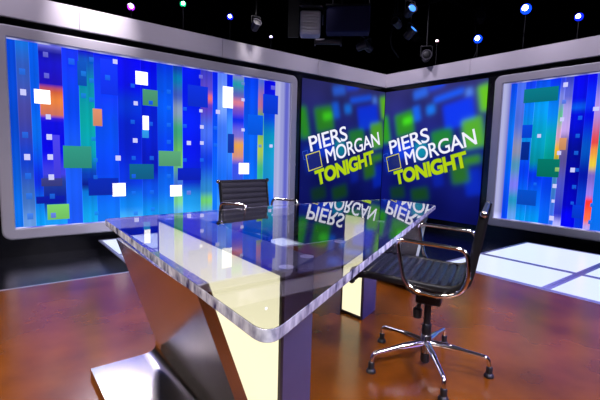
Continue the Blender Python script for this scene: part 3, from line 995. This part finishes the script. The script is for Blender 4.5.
def place_xy(o, x, y, z, rz):
    a = D(x, y); o.location = (a[0], a[1], z); o.rotation_euler = (0, 0, rz)
ch = make_chair('black ribbed office chair with chrome arms at the right side of the desk', M_leather)
# its forward axis points (-0.43, 0.90)
place_xy(ch, 1.904, 1.268, 0, math.radians(90 + 25.5))
ch2 = make_chair('charcoal ribbed office chair facing the camera behind the far edge of the desk', M_leather2, 0.02)
place_xy(ch2, 1.80, 2.815, 0, math.radians(-90 + 9))

# ------------------------------------------------------------------ lamps above the set
M_core = emat('white_glare_core', (235, 240, 255), 12)
def beacon(x, y, z, base_z, color, r, label, strength=2.6):
    t = empty('pole_lamp', (x, y, base_z), 0, label, 'lamp', 'small coloured lamps on poles above the wall band')
    h = z - base_z
    bm = bmesh.new()
    lathe(bm, [(0.05, 0.0), (0.05, 0.02), (0.008, 0.03), (0.007, h - 0.06), (0.02, h - 0.05), (0.024, h - 0.02)], (0, 0, 0), 12)
    obj('pole', bm, M_fixdark, t, smooth=40)
    bm = bmesh.new()
    bmesh.ops.create_icosphere(bm, subdivisions=2, radius=r, matrix=Matrix.Translation((0, 0, h)))
    b_ = obj('bulb', bm, emat('lamp_glow', color, strength), t, smooth=80)
    dv_ = Vector((-6.0 - x, -4.0 - y, 0)).normalized() * r * 0.62
    bm = bmesh.new()
    bmesh.ops.create_icosphere(bm, subdivisions=2, radius=r * 0.6, matrix=Matrix.Translation((dv_.x, dv_.y, h)))  # white sphere stands for burnt-out glare, the coloured bulb for its halo
    obj('glare_core', bm, M_core, b_, smooth=80)
    return t
struct('ledge_left', bx(-13, 0.6, 0.15, 0.6, 2.80, 2.86), M_black)
struct('ledge_right', bx(0.15, 0.6, -13, 0.15, 2.80, 2.86), M_black)
beacon(-5.149, 0.35, 3.226, 2.86, (170, 40, 255), 0.05, 'magenta-white pole lamp above the left wall band, leftmost of all')
beacon(-4.378, 0.35, 3.453, 2.86, (10, 200, 120), 0.045, 'green pole lamp above the left wall band')
beacon(-3.568, 0.35, 3.441, 2.86, (20, 30, 255), 0.05, 'blue pole lamp above the left wall band, right of the green one')
beacon(-2.746, 0.35, 3.279, 2.86, (170, 150, 255), 0.028, 'tiny pale violet pole lamp above the right end of the left panel')
beacon(0.35, -0.97, 3.526, 2.86, (255, 190, 210), 0.03, 'tiny pinkish pole lamp above the right screen')
beacon(0.35, -1.837, 3.386, 2.86, (10, 60, 255), 0.075, 'bright blue pole lamp above the right end of the right screen')
beacon(0.35, -2.65, 3.701, 2.86, (10, 60, 255), 0.085, 'brightest blue pole lamp, at the top right of the picture')
beacon(0.35, -3.444, 3.377, 2.86, (10, 30, 255), 0.06, 'blue pole lamp nearest the right picture edge')

# pipe grid under the ceiling
def pipe(p, q, label, r=0.025):
    a, b = Vector(p), Vector(q)
    c = (a + b) / 2
    bm = bmesh.new()
    tube(bm, [a - c, b - c], r, 10)
    o = obj('grid_pipe', bm, M_fixdark, None, smooth=40)
    o.location = c
    return tag(o, label, 'pipe', 'lighting grid pipes')
pipe((-6.5, -1.1, 4.3), (4.5, -1.1, 4.3), 'black lighting grid pipe running across the set above the flood light')
pipe((-6.5, 0.9, 4.3), (4.5, 0.9, 4.3), 'black lighting grid pipe running across behind the left wall')
pipe((0.9, -5.5, 4.55), (0.9, 3.5, 4.55), 'black lighting grid pipe running lengthwise behind the right wall')

def hanger(bm, z0, z1, x=0.0, y=0.0):  # drop rod with its clamp
    tube(bm, [(x, y, z0), (x, y, z1)], 0.012, 8)
    box(bm, x - 0.03, x + 0.03, y - 0.03, y + 0.03, z1 - 0.06, z1)

def yaw_to_cam(x, y): return math.atan2(-5.95 - y, -6.88 - x)   # fixtures face the desk

# flood light with barn doors
x, y, z = -3.033, -1.099, 3.10
t = empty('flood_light', (x, y, z), yaw_to_cam(x, y) + math.radians(90), 'big studio flood light with open barn doors hanging top centre', 'studio light')
bm = bmesh.new()
box(bm, -0.13, 0.17, -0.10, 0.14, -0.17, 0.17)
obj('housing', bm, M_flood, t, bevel=0.03)
bm = bmesh.new()
for k in range(7): box(bm, -0.11, 0.15, -0.125, -0.10, -0.14 + k * 0.042, -0.118 + k * 0.042)
obj('louvre', bm, M_flood, t)
bm = bmesh.new()
box(bm, -0.30, -0.145, -0.20, -0.185, -0.25, 0.27)
obj('barn_door', bm, M_fixdark, t)
bm = bmesh.new()
box(bm, -0.12, 0.16, -0.22, -0.10, 0.19, 0.20)
obj('barn_door', bm, M_fixdark, t)
bm = bmesh.new()
tube(bm, rounded([(-0.17, 0.02, 0.0), (-0.17, 0.02, 0.27), (0.21, 0.02, 0.27), (0.21, 0.02, 0.0)], 0.03, 4), 0.011, 8)
hanger(bm, 0.26, 1.17, 0.02, 0.02)
obj('yoke', bm, M_alu, t, smooth=40)

# wide softbox and tube fixture
x, y, z = -2.277, -1.135, 3.30
t = empty('softbox', (x, y, z), yaw_to_cam(x, y) + math.radians(90), 'wide dark navy softbox hanging right of the flood light', 'studio light')
bm = bmesh.new(); box(bm, -0.34, 0.34, -0.12, 0.12, -0.2, 0.2)
obj('cloth_box', bm, M_softblue, t, bevel=0.02)
bm = bmesh.new(); box(bm, -0.35, 0.35, -0.135, -0.11, 0.2, 0.215)
hanger(bm, 0.2, 0.97, -0.25, 0.035); hanger(bm, 0.2, 0.97, 0.25, 0.035)
obj('frame', bm, M_fixdark, t)
x, y, z = -2.37, -0.78, 3.04
t = empty('tube_light', (x, y, z), yaw_to_cam(x, y) + math.radians(90), 'short unlit tube fixture hanging under the navy softbox', 'studio light')
bm = bmesh.new(); tube(bm, [(-0.2, 0, 0), (0.2, 0, 0)], 0.05, 14)
obj('tube_housing', bm, M_fixture, t, smooth=40)
bm = bmesh.new(); box(bm, -0.225, -0.2, -0.06, 0.06, -0.06, 0.07); box(bm, 0.2, 0.225, -0.06, 0.06, -0.06, 0.07)
hanger(bm, 0.05, 1.3, 0.21, 0.0)
obj('end_bracket', bm, M_fixdark, t)

# small spot fixtures
def spot(x, y, z, top, size, rz, tilt, label, lens=None, strength=1.0):
    t = empty('spot_light', (x, y, z), rz, label, 'studio light', 'small spotlights hanging from the grid')
    ct, st = math.cos(tilt), math.sin(tilt)
    def T(p): return (p[0], p[1] * ct - p[2] * st, p[1] * st + p[2] * ct)
    bm = bmesh.new()
    lathe(bm, [(0.3 * size, 0.75 * size), (0.45 * size, 0.7 * size), (0.5 * size, 0.3 * size), (0.5 * size, -0.5 * size), (0.58 * size, -0.52 * size), (0.58 * size, -0.62 * size), (0.46 * size, -0.62 * size), (0.44 * size, -0.5 * size)], (0, 0, 0), 18, 'y')
    for v in bm.verts: v.co = T(v.co)
    obj('can', bm, M_fixture, t, smooth=35)
    bm = bmesh.new()
    lathe(bm, [(0.43 * size, -0.57 * size), (0.38 * size, -0.60 * size), (0.2 * size, -0.63 * size)], (0, 0, 0), 18, 'y')
    for v in bm.verts: v.co = T(v.co)
    obj('lens', bm, lens or M_fixdark, t, smooth=60)
    bm = bmesh.new()
    w = 0.62 * size
    tube(bm, rounded([(-w, 0, 0), (-w, 0, 1.1 * size), (w, 0, 1.1 * size), (w, 0, 0)], 0.1 * size, 4), 0.06 * size, 8)
    hanger(bm, 1.08 * size, top - z - 0.028)
    obj('yoke', bm, M_fixdark, t, smooth=40)
    return t
yc = lambda x, y: yaw_to_cam(x, y) + math.radians(90)
M_lens_blue = emat('blue_lit_lens', (60, 130, 255), 2.5)
spot(-3.425, -0.247, 3.20, 4.3, 0.12, yc(-3.425, -0.247) + 0.4, -0.5, 'dark round spotlight hanging left of the flood light')
spot(-1.95, -1.15, 2.98, 4.3, 0.13, yc(-2, -1.1) + 1.2, -0.3, 'spotlight in the cluster under the softbox, its left one')
spot(-1.72, -1.05, 3.02, 4.3, 0.12, yc(-2, -1.1) - 0.9, -0.5, 'spotlight in the cluster under the softbox, its right one')
spot(-0.941, -1.277, 3.72, 4.3, 0.15, yc(-0.94, -1.27) + 0.5, -0.3, 'spotlight with blue lit lens at the top edge above the corner', M_lens_blue)
spot(-0.80, -1.20, 3.40, 4.3, 0.15, yc(-0.8, -1.2) + 1.0, -0.7, 'spotlight with blue lit lens hanging lower above the corner', M_lens_blue)
spot(-1.403, -1.386, 3.40, 4.3, 0.13, yc(-1.4, -1.3) - 0.5, -0.3, 'dark spotlight hanging left of the blue lens spotlights')
spot(-0.154, -1.1, 3.12, 4.3, 0.17, yc(-0.15, -0.3), -0.1, 'round dark spotlight hanging low right above the wall corner')
spot(0.9, -1.55, 3.95, 4.55, 0.16, yc(0.45, -1.47), -0.3, 'dark spotlight hanging above the bright blue pole lamp')
spot(0.9, -0.1, 3.9, 4.55, 0.16, yc(0.9, 0.2) + 0.6, -0.3, 'dark spotlight hanging above the tiny pinkish lamp')
# hanging cables
def cable(pts, label):
    c = Vector(pts[0])
    bm = bmesh.new()
    tube(bm, [Vector(p) - c for p in rounded(pts, 0.3, 6)], 0.012, 8)
    o = obj('hanging_cable', bm, M_fixdark, None, smooth=60)
    o.location = c
    return tag(o, label, 'cable', 'cables hanging from the lighting grid')
cable([(0.93, -1.3, 4.5), (0.9, -1.45, 3.8), (0.95, -1.5, 3.3), (0.9, -1.35, 3.1)], 'dark cable hanging beside the bright blue pole lamps')
cable([(-1.1, -1.07, 4.28), (-1.05, -1.05, 3.7), (-1.12, -1.0, 3.2), (-0.9, -1.05, 2.98)], 'dark cable hanging over the wall corner')
